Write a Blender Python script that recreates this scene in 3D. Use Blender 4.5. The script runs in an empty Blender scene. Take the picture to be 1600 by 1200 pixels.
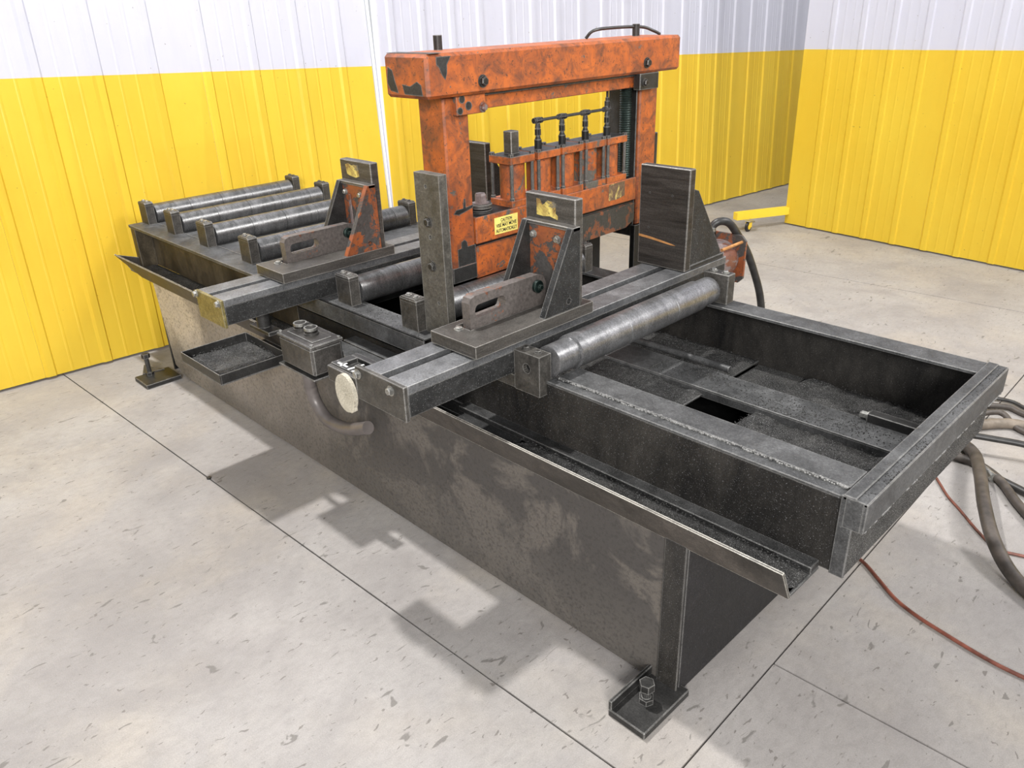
import bpy, bmesh, math, random
from mathutils import Vector, Matrix
random.seed(7)
S = bpy.context.scene
COL = S.collection

# ------------------------------------------------------------------ camera
yaw = -0.76484763 + math.pi; pitch = 0.44435483; roll = -0.03471134
cy, sy, cp, sp = math.cos(yaw), math.sin(yaw), math.cos(pitch), math.sin(pitch)
F = Vector((cy*cp, sy*cp, -sp)); R0 = Vector((sy, -cy, 0)); U0 = R0.cross(F)
cr, sr = math.cos(roll), math.sin(roll)
RT = cr*R0 + sr*U0; UP = -sr*R0 + cr*U0
cam = bpy.data.cameras.new('camera'); co = bpy.data.objects.new('camera', cam); COL.objects.link(co)
cam.sensor_width = 36; cam.sensor_fit = 'HORIZONTAL'; cam.lens = 1229.31/1600*36
M = Matrix.Identity(4)
for i in range(3):
    M[i][0] = RT[i]; M[i][1] = UP[i]; M[i][2] = -F[i]
M.translation = Vector((0.793, -1.303, 1.6))
co.matrix_world = M; cam.clip_start = 0.05
S.camera = co

# ------------------------------------------------------------------ light
S.view_settings.view_transform = 'Standard'; S.view_settings.look = 'None'
S.view_settings.gamma = 1; S.view_settings.use_curve_mapping = False
S.view_settings.exposure = 0.40
W = bpy.data.worlds.new('hall_light'); S.world = W; W.use_nodes = True
W.node_tree.nodes['Background'].inputs[0].default_value = (0.95, 0.97, 1.0, 1)
W.node_tree.nodes['Background'].inputs[1].default_value = 0.50
def lamp(name, loc, size, power, tgt=(0, 0, 0), col=(1, .98, .95)):
    l = bpy.data.lights.new(name, 'AREA'); l.shape = 'DISK'; l.size = size; l.energy = power; l.color = col
    o = bpy.data.objects.new(name, l); COL.objects.link(o); o.location = loc
    o.rotation_euler = (Vector(tgt)-Vector(loc)).to_track_quat('-Z', 'Y').to_euler()
lamp('bay_and_fill_lamp', (-2.9, .10, 6.2), .28, 325, (-1.6, .4, 0))
lamp('bay_and_fill_lamp', (3.2, 3.6, 5.2), 1.6, 230, (-2, 3, .5))
lamp('bay_and_fill_lamp', (4.5, -4.6, 3.6), 2.4, 560, (-1.8, 1.5, .7))  # added soft fill, no real lamp here; brightens the walls and front panel

# ------------------------------------------------------------------ materials
class NT:
    def __init__(s, name):
        s.m = bpy.data.materials.new(name); s.m.use_nodes = True
        s.t = s.m.node_tree; s.b = s.t.nodes['Principled BSDF']
        s.tc = s.t.nodes.new('ShaderNodeTexCoord')
    def n(s, ty, **k):
        x = s.t.nodes.new('ShaderNode'+ty)
        for a, v in k.items():
            if a in x.inputs: s.set(x.inputs[a], v)
            else: setattr(x, a, v)
        return x
    def set(s, i, v):
        if hasattr(v, 'is_output') or isinstance(v, bpy.types.NodeSocket): s.t.links.new(v, i)
        elif isinstance(v, (tuple, list)) and len(v) == 3 and i.type == 'RGBA': i.default_value = (*v, 1)
        else: i.default_value = v
    def vec(s, sc=(1, 1, 1)):
        m = s.n('Mapping'); s.t.links.new(s.tc.outputs['Object'], m.inputs['Vector']); m.inputs['Scale'].default_value = sc
        return m.outputs[0]
    def noise(s, scale, detail=6, rough=.6, dist=0, sc=(1, 1, 1)):
        x = s.n('TexNoise'); s.t.links.new(s.vec(sc), x.inputs['Vector'])
        x.inputs['Scale'].default_value = scale; x.inputs['Detail'].default_value = detail
        x.inputs['Roughness'].default_value = rough; x.inputs['Distortion'].default_value = dist
        return x.outputs[0]
    def ramp(s, f, pts, const=False):
        x = s.n('ValToRGB'); s.t.links.new(f, x.inputs[0]); e = x.color_ramp.elements
        if const: x.color_ramp.interpolation = 'CONSTANT'
        while len(e) < len(pts): e.new(.5)
        for i, (p, c) in enumerate(pts):
            e[i].position = p; e[i].color = (*c, 1) if isinstance(c, tuple) else (c, c, c, 1)
        return x.outputs[0]
    def mix(s, f, a, b, mode='MIX'):
        x = s.n('MixRGB', blend_type=mode); s.set(x.inputs[0], f); s.set(x.inputs[1], a); s.set(x.inputs[2], b)
        return x.outputs[0]
    def math(s, op, a, b=0.0):
        x = s.n('Math', operation=op); s.set(x.inputs[0], a); s.set(x.inputs[1], b); return x.outputs[0]
    def edge(s, r=.004):
        bv = s.n('Bevel'); bv.samples = 3; bv.inputs['Radius'].default_value = r
        g = s.n('NewGeometry'); d = s.n('VectorMath', operation='DOT_PRODUCT')
        s.t.links.new(bv.outputs[0], d.inputs[0]); s.t.links.new(g.outputs['Normal'], d.inputs[1])
        return s.ramp(d.outputs['Value'], [(.90, 1.0), (.985, 0.0)])
    def bump(s, h, strength=.3, dist=.002):
        x = s.n('Bump'); s.t.links.new(h, x.inputs['Height']); x.inputs['Strength'].default_value = strength
        x.inputs['Distance'].default_value = dist; s.t.links.new(x.outputs[0], s.b.inputs['Normal'])
    def out(s, col, rough, metal=0.0, spec=None):
        s.set(s.b.inputs['Base Color'], col); s.set(s.b.inputs['Roughness'], rough); s.set(s.b.inputs['Metallic'], metal)
        if spec is not None: s.b.inputs['Specular IOR Level'].default_value = spec
        return s.m

def steel(name, c0, c1, rough=(.35, .6), metal=.6, scale=6, edge=.5, ecol=(.50, .49, .47), bump=.25, dust=0, sc=(1, 1, 1), fine=220, k=.55, mot=.5):
    c0 = tuple(v*k*.8 for v in c0); c1 = tuple(v*k for v in c1)
    t = NT(name); n = t.noise(scale, 8, .65, .6, sc); f = t.noise(fine, 3, .6)
    c = t.ramp(n, [(.32, c0), (.68, c1)])
    c = t.mix(.5, c, t.ramp(f, [(.35, .25), (.7, 1.15)]), 'MULTIPLY')
    mm = t.noise(scale*5.5, 7, .75, .4, sc)
    c = t.mix(mot, c, t.ramp(mm, [(.33, .45), (.5, .95), (.68, 1.6)]), 'MULTIPLY')
    if dust:
        c = t.mix(t.ramp(t.noise(fine*1.6, 2, .7), [(.64, 0.0), (.72, dust)]), c, (.35, .35, .36))
    if edge: c = t.mix(t.math('MULTIPLY', t.math('MULTIPLY', t.edge(), edge*1.25), t.ramp(mm, [(.3, .35), (.55, 1.0)])), c, ecol)
    t.bump(f, bump, .0015)
    return t.out(c, t.ramp(n, [(.3, rough[0]), (.7, rough[1])]), metal)

m_dark = steel('dark_oily_steel', (.04, .039, .038), (.10, .097, .094), metal=.3)
m_bed = steel('worn_bed_steel', (.20, .205, .215), (.34, .345, .355), (.38, .55), .6, 5, .5, k=.72)  # worn steel, kept paler to include the glare on the slide tops
m_side = steel('greasy_side_steel', (.03, .031, .032), (.075, .075, .074), (.45, .65), .3, 8, .35, dust=.8)
m_rail = steel('grey_rail_steel', (.11, .111, .113), (.24, .242, .245), (.45, .65), .4, 9, .4, dust=.5)
m_roll = steel('roller_steel', (.17, .17, .17), (.27, .27, .275), (.27, .42), .75, 8, 0, sc=(1, 3.5, 1), bump=.06, mot=.3, k=.9)
m_rollfront = steel('bright_roller_steel', (.30, .30, .305), (.38, .38, .39), (.27, .42), .75, 8, 0, sc=(1, 3.5, 1), bump=.06, mot=.3, k=.9)
m_plate = steel('machined_plate_steel', (.14, .128, .115), (.26, .24, .218), (.42, .58), .45, 7, .8, (.55, .53, .5), sc=(.4, .4, 5))
m_brkt = steel('bracket_steel', (.09, .083, .074), (.20, .185, .165), (.45, .62), .35, 14, .5)
m_bolt = steel('bolt_steel', (.3, .3, .29), (.55, .54, .5), (.3, .5), .8, 60, .3, k=1)
m_boltd = steel('dirty_bolt_steel', (.05, .045, .04), (.12, .11, .1), (.4, .6), .6, 60, .3)
m_guide = steel('guide_bar_steel', (.17, .158, .135), (.29, .27, .235), (.45, .62), .35, 14, .5, bump=.15)
m_brass = steel('yellowed_end_plate', (.30, .24, .08), (.62, .52, .2), (.35, .55), .5, 14, .3)
m_web = steel('oily_brown_web', (.05, .038, .025), (.24, .19, .12), (.38, .6), .2, 6, .3, sc=(1, 1, .5))
m_webdark = steel('oily_dark_web', (.018, .018, .019), (.085, .077, .068), (.35, .55), .2, 6, .3, dust=.6, sc=(1, 1, .5))
m_lip = steel('worn_trough_lip', (.10, .088, .075), (.20, .172, .15), (.45, .62), .25, 5, .8, (.6, .58, .52))
m_black = steel('black_metal', (.010, .010, .011), (.03, .03, .03), (.4, .6), .3, 8, .3)
m_box = steel('button_box_enamel', (.10, .092, .085), (.22, .205, .19), (.3, .45), .45, 9, .6, (.6, .6, .58), bump=.1)
m_disc = steel('pale_plastic_disc', (.58, .53, .42), (.66, .61, .50), (.5, .6), 0, 20, 0, bump=.05, mot=.15, k=.9)

def chips_mat():
    t = NT('steel_chips'); n = t.noise(420, 4, .7); v = t.noise(14, 5, .6)
    c = t.mix(t.ramp(n, [(.56, 0.0), (.66, 1.0)]), t.ramp(v, [(.3, (.02, .02, .02)), (.7, (.075, .073, .07))]), (.5, .5, .5))  # bright specks painted in as the sparkle of the chips
    t.bump(n, 1.0, .006); return t.out(c, t.ramp(n, [(.5, .7), (.7, .3)]), .4)
m_chips = chips_mat()
m_glit = steel('glittering_chip_crust', (.03, .03, .03), (.09, .09, .09), (.35, .6), .4, 12, .3, dust=1.0, bump=.8, fine=300)  # glitter put into the colour as pale dust specks

def paint_chipped(name, th=.635, base=((.34, .070, .014), (.54, .135, .022)), under=(.055, .052, .045), dirt=.5, e=.6):
    t = NT(name)
    n = t.noise(9, 12, .72, .5); b = t.noise(2.6, 5, .6, .5); sp = t.noise(100, 5, .7); st = t.noise(5, 7, .7, 1.2, (3, 3, .8))
    c = t.ramp(b, [(.3, base[0]), (.7, base[1])])
    c = t.mix(t.ramp(st, [(.50, 0.0), (.75, dirt)]), c, (.16, .065, .032))
    c = t.mix(t.ramp(t.noise(16, 6, .7, .8), [(.40, 0.0), (.64, .9)]), c, (.12, .042, .022))
    c = t.mix(t.ramp(sp, [(.585, 0.0), (.63, .85)]), c, (.045, .028, .02))
    mask = t.ramp(n, [(th, 0.0), (th+.015, 1.0)])
    ed = t.math('MULTIPLY', t.edge(.005), e); ed = t.math('MULTIPLY', ed, t.ramp(t.noise(30, 4, .6), [(.35, 0.0), (.6, 1.0)]))
    mask2 = t.math('MAXIMUM', mask, ed)
    c = t.mix(mask2, c, t.ramp(sp, [(.3, under), (.7, tuple(x*2.2 for x in under))]))
    t.bump(t.math('SUBTRACT', sp, t.math('MULTIPLY', mask, .6)), .35, .002)
    return t.out(c, t.ramp(b, [(.3, .42), (.7, .58)]), 0.0)
m_orange = paint_chipped('chipped_orange_paint')
m_orange2 = paint_chipped('dirty_orange_paint', .60, dirt=.85)
m_orange3 = paint_chipped('grimy_orange_paint', .52, dirt=1.0)
m_grease = paint_chipped('greasy_black_orange_steel', .43, ((.16, .05, .022), (.26, .08, .03)), (.02, .02, .019), .9, .3)
m_rusty = paint_chipped('rusty_orange_steel', .50, ((.20, .05, .018), (.38, .11, .03)), (.035, .032, .03), .9, .3)
m_rustbrown = paint_chipped('rust_brown_steel', .47, ((.08, .04, .033), (.24, .075, .035)), (.10, .078, .075), .7, .3)
m_rustface = paint_chipped('handle_rust_steel', .385, ((.20, .07, .03), (.30, .10, .04)), (.06, .052, .048), .7, .7)

def panel_mat():
    t = NT('grimy_tank_panel'); s = t.n('SeparateXYZ'); t.t.links.new(t.tc.outputs['Object'], s.inputs[0])
    x = s.outputs[0]; z = s.outputs[2]
    n = t.noise(2.2, 7, .6, .7); f = t.noise(90, 5, .75); g = t.noise(420, 2, .6)
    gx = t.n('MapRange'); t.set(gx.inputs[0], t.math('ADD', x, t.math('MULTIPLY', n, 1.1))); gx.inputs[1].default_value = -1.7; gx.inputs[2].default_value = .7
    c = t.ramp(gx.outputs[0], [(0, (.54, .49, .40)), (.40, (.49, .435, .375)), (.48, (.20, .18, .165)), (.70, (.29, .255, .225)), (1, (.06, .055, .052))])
    c = t.mix(t.ramp(t.noise(3.1, 6, .6, 1.0), [(.52, 0.0), (.58, .5)]), c, (.17, .15, .13))
    # darker towards the foot of the panel, with a noisy upper edge
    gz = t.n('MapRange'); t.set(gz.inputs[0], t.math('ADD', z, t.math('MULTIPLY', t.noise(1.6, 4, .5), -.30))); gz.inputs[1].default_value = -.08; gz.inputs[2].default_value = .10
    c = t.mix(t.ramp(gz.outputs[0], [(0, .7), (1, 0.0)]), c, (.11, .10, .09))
    c = t.mix(t.ramp(f, [(.50, 0.0), (.62, .55)]), c, (.035, .032, .03))
    c = t.mix(.3, c, t.ramp(g, [(.3, .55), (.7, 1.3)]), 'MULTIPLY')
    t.bump(f, .12, .002)
    return t.out(c, t.ramp(n, [(.3, .42), (.7, .6)]), .15)
m_panel = panel_mat()

def paint_flat(name, c0, c1):
    t = NT(name); n = t.noise(1.3, 5, .5); f = t.noise(30, 4, .6, 0, (1, 1, .12)); sp = t.noise(55, 2, .5)
    c = t.ramp(n, [(.3, c0), (.7, c1)]); c = t.mix(t.ramp(f, [(.5, 0.0), (.9, .16)]), c, tuple(v*.78 for v in c0))
    c = t.mix(t.ramp(sp, [(.755, 0.0), (.77, .6)]), c, (.2, .14, .03))
    t.bump(f, .05, .002)
    return t.out(c, .42, 0.0)
m_yellow = paint_flat('yellow_wall_paint', (.93, .68, .055), (.95, .74, .075))
m_white = paint_flat('white_wall_paint', (.80, .80, .875), (.83, .83, .90))

def concrete():
    t = NT('stained_concrete')
    n = t.noise(.9, 7, .62, .4); f = t.noise(30, 7, .78, .3, (1.5, .8, 1)); g = t.noise(300, 3, .7); o = t.noise(2.6, 8, .66, .6)
    c = t.ramp(n, [(.30, (.245, .226, .216)), (.5, (.305, .287, .276)), (.70, (.365, .348, .333))])
    c = t.mix(t.ramp(t.noise(1.5, 5, .6, .3), [(.47, 0.0), (.70, .45)]), c, (.40, .345, .27))
    c = t.mix(.75, c, t.ramp(f, [(.25, .74), (.5, .98), (.75, 1.13)]), 'MULTIPLY')
    c = t.mix(t.ramp(o, [(.46, 0.0), (.66, .6)]), c, (.215, .20, .195))
    c = t.mix(t.ramp(t.noise(7, 5, .55, 1.2, (1.7, .7, 1)), [(.66, 0.0), (.74, .42)]), c, (.24, .225, .21))
    c = t.mix(t.ramp(t.noise(16, 3, .5, .9, (1.7, .7, 1)), [(.675, 0.0), (.715, .75)]), c, (.13, .12, .11))
    c = t.mix(t.ramp(t.noise(42, 2, .5, .8, (1.7, .7, 1)), [(.675, 0.0), (.715, .75)]), c, (.13, .115, .105))
    c = t.mix(.55, c, t.ramp(g, [(.3, .74), (.7, 1.2)]), 'MULTIPLY')
    t.bump(f, .35, .003)
    return t.out(c, .62, 0.0, .35)
m_conc = concrete()

def plain(name, c, rough=.5, metal=0.0, var=.25, scale=30):
    t = NT(name); n = t.noise(scale, 5, .6)
    k = t.mix(t.ramp(n, [(.35, 0.0), (.7, 1.0)]), tuple(v*(1-var) for v in c), tuple(min(1, v*(1+var)) for v in c))
    t.bump(n, .15, .001); return t.out(k, rough, metal)
m_pit = plain('joint_filler', (.10, .092, .085), .9)
m_rubber = plain('black_rubber', (.022, .021, .020), .45, 0, .5)
m_rubberd = plain('dusty_brown_rubber', (.058, .048, .041), .55, 0, .5, 18)
m_rubberg = plain('dusty_grey_rubber', (.17, .14, .11), .6, 0, .35, 18)
m_conduit = plain('grey_conduit', (.12, .105, .10), .42, .2, .2, 12)
m_copper = plain('orange_red_cable', (.16, .05, .032), .45, 0, .5, 20)
m_decal = plain('yellow_decal', (.80, .66, .17), .55, 0, .12)
m_ink = plain('black_ink', (.02, .02, .018), .6)
m_torn = paint_chipped('torn_yellow_decal', .575, ((.66, .52, .12), (.78, .64, .2)), (.09, .08, .06), .4, 0)
m_torn2 = paint_chipped('faded_yellow_decal', .46, ((.5, .38, .1), (.62, .5, .18)), (.08, .05, .03), .5, 0)
m_chalk = plain('white_paint_marker', (.82, .82, .80), .7, 0, .05)
m_green = steel('green_black_thread', (.012, .03, .027), (.035, .07, .06), (.35, .5), .6, 30, .4, (.2, .25, .22))
m_caster = paint_flat('scuffed_yellow_paint', (.72, .50, .03), (.86, .62, .06))
m_streak = plain('fresh_rust_streak', (.55, .27, .10), .45, .5, .3)
m_bar = m_plate
m_jaw = steel('dark_machined_jaw_steel', (.055, .049, .044), (.15, .132, .118), (.42, .58), .45, 7, .8, (.5, .48, .45), sc=(.4, .4, 6))

# ------------------------------------------------------------------ helpers
def new(name, me, parent=None):
    o = bpy.data.objects.new(name, me); COL.objects.link(o)
    if parent is not None: o.parent = parent
    return o
def root_loc(p):
    while p is not None and p.parent is not None: p = p.parent
    return Vector(p.location) if p is not None else Vector((0, 0, 0))
def finish(name, bm, mat, parent=None, smooth=False):
    L = root_loc(parent)
    if L.length: bmesh.ops.translate(bm, verts=bm.verts, vec=-L)
    bmesh.ops.recalc_face_normals(bm, faces=bm.faces)
    me = bpy.data.meshes.new(name); bm.to_mesh(me); bm.free()
    for m in (mat if isinstance(mat, (list, tuple)) else [mat]): me.materials.append(m)
    if smooth:
        for p in me.polygons: p.use_smooth = True
        me.set_sharp_from_angle(angle=math.radians(35))
    return new(name, me, parent)
def bbox(bm, x0, x1, y0, y1, z0, z1, bev=0.0):
    r = bmesh.ops.create_cube(bm, size=1)
    vs = r['verts']
    for v in vs:
        v.co = Vector((x0+(x1-x0)*(v.co.x+.5), y0+(y1-y0)*(v.co.y+.5), z0+(z1-z0)*(v.co.z+.5)))
    if bev:
        es = list({e for v in vs for e in v.link_edges})
        bmesh.ops.bevel(bm, geom=es, offset=bev, segments=1, affect='EDGES', profile=.5)
def box(name, d, mat, parent=None, bev=.0015):
    bm = bmesh.new(); bbox(bm, *d, bev=bev); return finish(name, bm, mat, parent)
def boxes(name, ds, mat, parent=None, bev=.0015):
    bm = bmesh.new()
    for d in ds: bbox(bm, *d, bev=bev)
    return finish(name, bm, mat, parent)
AX = {'x': (Vector((0, 1, 0)), Vector((0, 0, 1)), Vector((1, 0, 0))),
      'y': (Vector((1, 0, 0)), Vector((0, 0, 1)), Vector((0, 1, 0))),
      'z': (Vector((1, 0, 0)), Vector((0, 1, 0)), Vector((0, 0, 1)))}
def bcyl(bm, ax, c, r, t0, t1, seg=24, r2=None, rot=0.0):
    """cylinder along axis ax; c gives the two other coordinates"""
    A, B, D = AX[ax]; r2 = r if r2 is None else r2
    v0 = []; v1 = []
    for i in range(seg):
        a = 2*math.pi*i/seg+rot
        v0.append(bm.verts.new(A*(c[0]+r*math.cos(a))+B*(c[1]+r*math.sin(a))+D*t0))
        v1.append(bm.verts.new(A*(c[0]+r2*math.cos(a))+B*(c[1]+r2*math.sin(a))+D*t1))
    for i in range(seg):
        j = (i+1) % seg; bm.faces.new((v0[i], v0[j], v1[j], v1[i]))
    bm.faces.new(v0[::-1]); bm.faces.new(v1)
def cyl(name, ax, c, r, t0, t1, mat, parent=None, seg=24, r2=None):
    bm = bmesh.new(); bcyl(bm, ax, c, r, t0, t1, seg, r2); return finish(name, bm, mat, parent, True)
def blathe(bm, ax, c, prof, seg=28):
    A, B, D = AX[ax]; rings = []
    for t, r in prof:
        rings.append([bm.verts.new(A*(c[0]+r*math.cos(2*math.pi*i/seg))+B*(c[1]+r*math.sin(2*math.pi*i/seg))+D*t) for i in range(seg)])
    for a, b in zip(rings, rings[1:]):
        for i in range(seg):
            j = (i+1) % seg; bm.faces.new((a[i], a[j], b[j], b[i]))
    bm.faces.new(rings[0][::-1]); bm.faces.new(rings[-1])
def lathe(name, ax, c, prof, mat, parent=None, seg=28):
    bm = bmesh.new(); blathe(bm, ax, c, prof, seg); return finish(name, bm, mat, parent, True)
def bprism(bm, ax, outer, t0, t1, holes=()):
    A, B, D = AX[ax]
    es = []; loops = []
    for lp in [outer]+list(holes):
        vs = [bm.verts.new(A*a+B*b+D*t0) for a, b in lp]; loops.append(vs)
        es += [bm.edges.new((vs[i], vs[(i+1) % len(vs)])) for i in range(len(vs))]
    if holes:
        f0 = [g for g in bmesh.ops.triangle_fill(bm, edges=es, use_beauty=True, use_dissolve=False)['geom'] if isinstance(g, bmesh.types.BMFace)]
    else: f0 = [bm.faces.new(loops[0])]
    r = bmesh.ops.extrude_face_region(bm, geom=f0, use_keep_orig=True)
    bmesh.ops.translate(bm, verts=[g for g in r['geom'] if isinstance(g, bmesh.types.BMVert)], vec=D*(t1-t0))
def prism(name, ax, outer, t0, t1, mat, parent=None, holes=()):
    bm = bmesh.new(); bprism(bm, ax, outer, t0, t1, holes); return finish(name, bm, mat, parent)
def circ(c, r, n=14, a0=0):
    return [(c[0]+r*math.cos(a0+2*math.pi*i/n), c[1]+r*math.sin(a0+2*math.pi*i/n)) for i in range(n)]
def smooth_path(pts, n=8):
    P = [Vector(p) for p in pts]; P = [P[0]*2-P[1]]+P+[P[-1]*2-P[-2]]; o = []
    for i in range(1, len(P)-2):
        a, b, c, d = P[i-1:i+3]
        for k in range(n):
            t = k/n; o.append(.5*((2*b)+(c-a)*t+(2*a-5*b+4*c-d)*t*t+(3*b-a-3*c+d)*t**3))
    o.append(P[-2]); return o
def btube(bm, pts, r, seg=10, n=8):
    P = smooth_path(pts, n) if n else [Vector(p) for p in pts]
    up = Vector((0, 0, 1)); prev = None
    for i, p in enumerate(P):
        d = (P[min(i+1, len(P)-1)]-P[max(i-1, 0)]).normalized()
        a = d.cross(up)
        if a.length < .15: a = d.cross(Vector((1, 0, 0)))
        a.normalize()
        if prev is not None and a.dot(prev[1]) < 0: a = -a
        b = d.cross(a).normalized()
        ring = [bm.verts.new(p+(a*math.cos(2*math.pi*k/seg)+b*math.sin(2*math.pi*k/seg))*r) for k in range(seg)]
        if prev is not None:
            for k in range(seg): bm.faces.new((prev[0][k], prev[0][(k+1) % seg], ring[(k+1) % seg], ring[k]))
        else: bm.faces.new(ring[::-1])
        prev = (ring, a)
    bm.faces.new(prev[0])
def tube(name, pts, r, mat, parent=None, seg=10, n=8):
    bm = bmesh.new(); btube(bm, pts, r, seg, n); return finish(name, bm, mat, parent, True)
def bolt(name, ax, c, r, t0, h, mat, parent, washer=True):
    """hex head standing on t0, pointing to t0+h (h may be negative)"""
    bm = bmesh.new(); s = 1 if h > 0 else -1
    if washer: bcyl(bm, ax, c, r*1.35, t0, t0+s*.002, 18)
    bcyl(bm, ax, c, r, t0+(s*.002 if washer else 0), t0+h*.8, 6, rot=.4)
    bcyl(bm, ax, c, r, t0+h*.8, t0+h, 6, r2=r*.8, rot=.4)
    return finish(name, bm, mat, parent)
def thing(name, label, cat, loc=(0, 0, 0), group=None):
    o = new(name, None); o.location = loc; o.empty_display_size = .1
    o['label'] = label; o['category'] = cat
    if group: o['group'] = group
    return o
def tag(o, label=None, cat=None, group=None, kind=None):
    for k, v in (('label', label), ('category', cat), ('group', group), ('kind', kind)):
        if v: o[k] = v
    return o
def copy_tree(o, parent=None):
    c = o.copy(); COL.objects.link(c); c.parent = parent
    for ch in [x for x in o.children]: copy_tree(ch, c)
    return c

# ------------------------------------------------------------------ floor
fl = box('floor', (-6, 6, -6, 11, -.08, -.014), m_pit, None, 0); tag(fl, kind='structure')
Bx = lambda y: .133-.022*y
Ay = lambda x: -.278+.0386*x
Cy = lambda x: .264+.03*x
Dy = lambda x: 3.56+.06*x
g = .0028
def slab(pts):
    o = prism('concrete_slab', 'z', pts, -.014, 0.0, m_conc, fl)
    return o
xa, xb, ya, yb = -6, 6, -6, 11
slab([(xa, ya), (Bx(ya)-g, ya), (Bx(-.27)-g, Ay(.13)-g), (xa, Ay(xa)-g)])
slab([(xa, Ay(xa)+g), (Bx(-.27)-g, Ay(.13)+g), (Bx(3.5)-g, Dy(0.05)-g), (xa, Dy(xa)-g)])
slab([(Bx(ya)+g, ya), (xb, ya), (xb, Cy(xb)-g), (Bx(.27)+g, Cy(.13)-g)])
slab([(Bx(.27)+g, Cy(.13)+g), (xb, Cy(xb)+g), (xb, Dy(xb)-g), (Bx(3.5)+g, Dy(.05)-g)])
slab([(xa, Dy(xa)+g), (Bx(3.5)-g, Dy(.05)+g), (Bx(yb)-g, yb), (xa, yb)])
slab([(Bx(3.5)+g, Dy(.05)+g), (xb, Dy(xb)+g), (xb, yb), (Bx(yb)+g, yb)])

# ------------------------------------------------------------------ walls of ribbed steel sheet
def ribbed_wall(name, P0, b, up, nrm, ribs, s0, s1, paint, top, per):
    b = Vector(b).normalized(); up = Vector(up); nrm = Vector(nrm).normalized()
    W3 = lambda s, h, d: Vector(P0)+b*s+up*h+nrm*d
    bm = bmesh.new()
    q = [W3(s, h, d) for d in (-.05, -.006) for s, h in ((s0, .012), (s1, .012), (s1, top), (s0, top))]
    v = [bm.verts.new(p) for p in q]
    for f in ((0, 1, 2, 3), (4, 5, 6, 7), (0, 1, 5, 4), (1, 2, 6, 5), (2, 3, 7, 6), (3, 0, 4, 7)): bm.faces.new([v[i] for i in f])
    w = finish(name, bm, m_white, None); tag(w, kind='structure')
    cuts = [s0]+[r-.03 for i, r in enumerate(ribs) if i % per == 0 and i > 0]+[s1]
    for a, c in zip(cuts, cuts[1:]):
        prof = [(a+.0012, 0.0)]
        for k, r in enumerate(ribs):
            if a-.02 < r < c-.01 and r-.028 > a-.005 and r+.028 < c:
                prof += [(r-.030, 0.0), (r-.016, .010), (r+.016, .010), (r+.024, 0.0)]
                nx = [q for q in ribs if q > r]
                if nx and nx[0] < c+.03:
                    w_ = nx[0]-r
                    for q in (.36, .66):
                        m = r+w_*q
                        if m+.01 < c: prof += [(m-.008, 0), (m-.003, .0014), (m+.003, .0014), (m+.008, 0)]
        prof.append((c-.0012, 0.0)); prof.sort()
        bm = bmesh.new(); rows = []
        for lev in (0, 1, 2):
            rows.append([bm.verts.new(W3(s, (.012, paint(s), top)[lev], d)) for s, d in prof])
        # thickness: a back row folded behind the sheet edge
        for L in (0, 1):
            for i in range(len(prof)-1):
                f = bm.faces.new((rows[L][i], rows[L][i+1], rows[L+1][i+1], rows[L+1][i])); f.material_index = L
        L = root_loc(w)
        me = bpy.data.meshes.new('wall_panel'); 
        r = bmesh.ops.solidify(bm, geom=bm.faces[:], thickness=.0016)
        bm.to_mesh(me); bm.free(); me.materials.append(m_yellow); me.materials.append(m_white)
        new('wall_panel', me, w)
    return w, W3
ribsL = [-.196+.266*k for k in range(-13, 7)]
ribbed_wall('wall_left', (-3.375, 0, 0), (.07, 1, 0), (-.1, .045, 1), (1, -.07, .1), ribsL, -3.6, 1.595, lambda s: 1.376-.0355*s, 3.6, 4)
ribsB = [.11+.218*k for k in range(0, 38)]
ribbed_wall('wall_back', (-3.263, 1.6, 0), (.453, 4.24, 0), (-.06, .045, 1), (1, -.106, .06), ribsB, .012, 8.2, lambda s: 1.318-.0305*s, 3.6, 4)
ribsR = [.212+.222*k for k in range(0, 24)]
ribbed_wall('wall_right', (-2.109, 4.523, 0), (.994, -.109, 0), (-.01, .01, 1), (-.109, -.994, 0), ribsR, 0.0, 5.4, lambda s: 1.272+.009*s, 3.6, 4)
# bright joint strip between two sheets of the left wall
o = bmesh.new(); bb = Vector((.07, 1, 0)).normalized(); upv = Vector((-.1, .045, 1)); nn = Vector((1, -.07, .1)).normalized()
q = [Vector((-3.375, 0, 0))+bb*s+upv*h+nn*d for d in (.0, .015) for s, h in ((1.599, .012), (1.609, .012), (1.609, 3.6), (1.599, 3.6))]
v = [o.verts.new(p) for p in q]
for f in ((0, 1, 2, 3), (4, 5, 6, 7), (0, 1, 5, 4), (1, 2, 6, 5), (2, 3, 7, 6), (3, 0, 4, 7)): o.faces.new([v[i] for i in f])
tag(finish('trim_1', o, m_white, None), kind='structure')

# ------------------------------------------------------------------ machine base
X0, X1 = -3.315, .31
base = thing('machine_base', 'long dark oily steel machine base with trough, rails and open front box', 'machine base', (-1.5, .5, 0))
box('side_panel', (-2.80, .0, 0, .008, .004, .04), m_panel, base, .001)
prism('side_panel', 'y', [(-2.80, .04), (-2.74, .012), (-2.74, .04)], 0, .008, m_panel, base)
prism('side_panel', 'y', [(-2.99, .045), (-2.86, .008), (0, .008), (0, .474), (-3.04, .474)], -.003, .006, m_panel, base)
box('rear_panel', (-3.0, 0, 1.0, 1.008, .005, .47), m_black, base)
box('end_panel', (-.006, .004, .006, 1.0, .002, .469), steel('end_panel_steel', (.018, .018, .02), (.05, .047, .05), (.35, .6), .3, 5, .4, dust=.35), base)
prism('end_panel', 'x', [(.006, .0), (1.0, .0), (1.0, .469), (.006, .469)], -3.05, -3.04, m_black, base)
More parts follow.
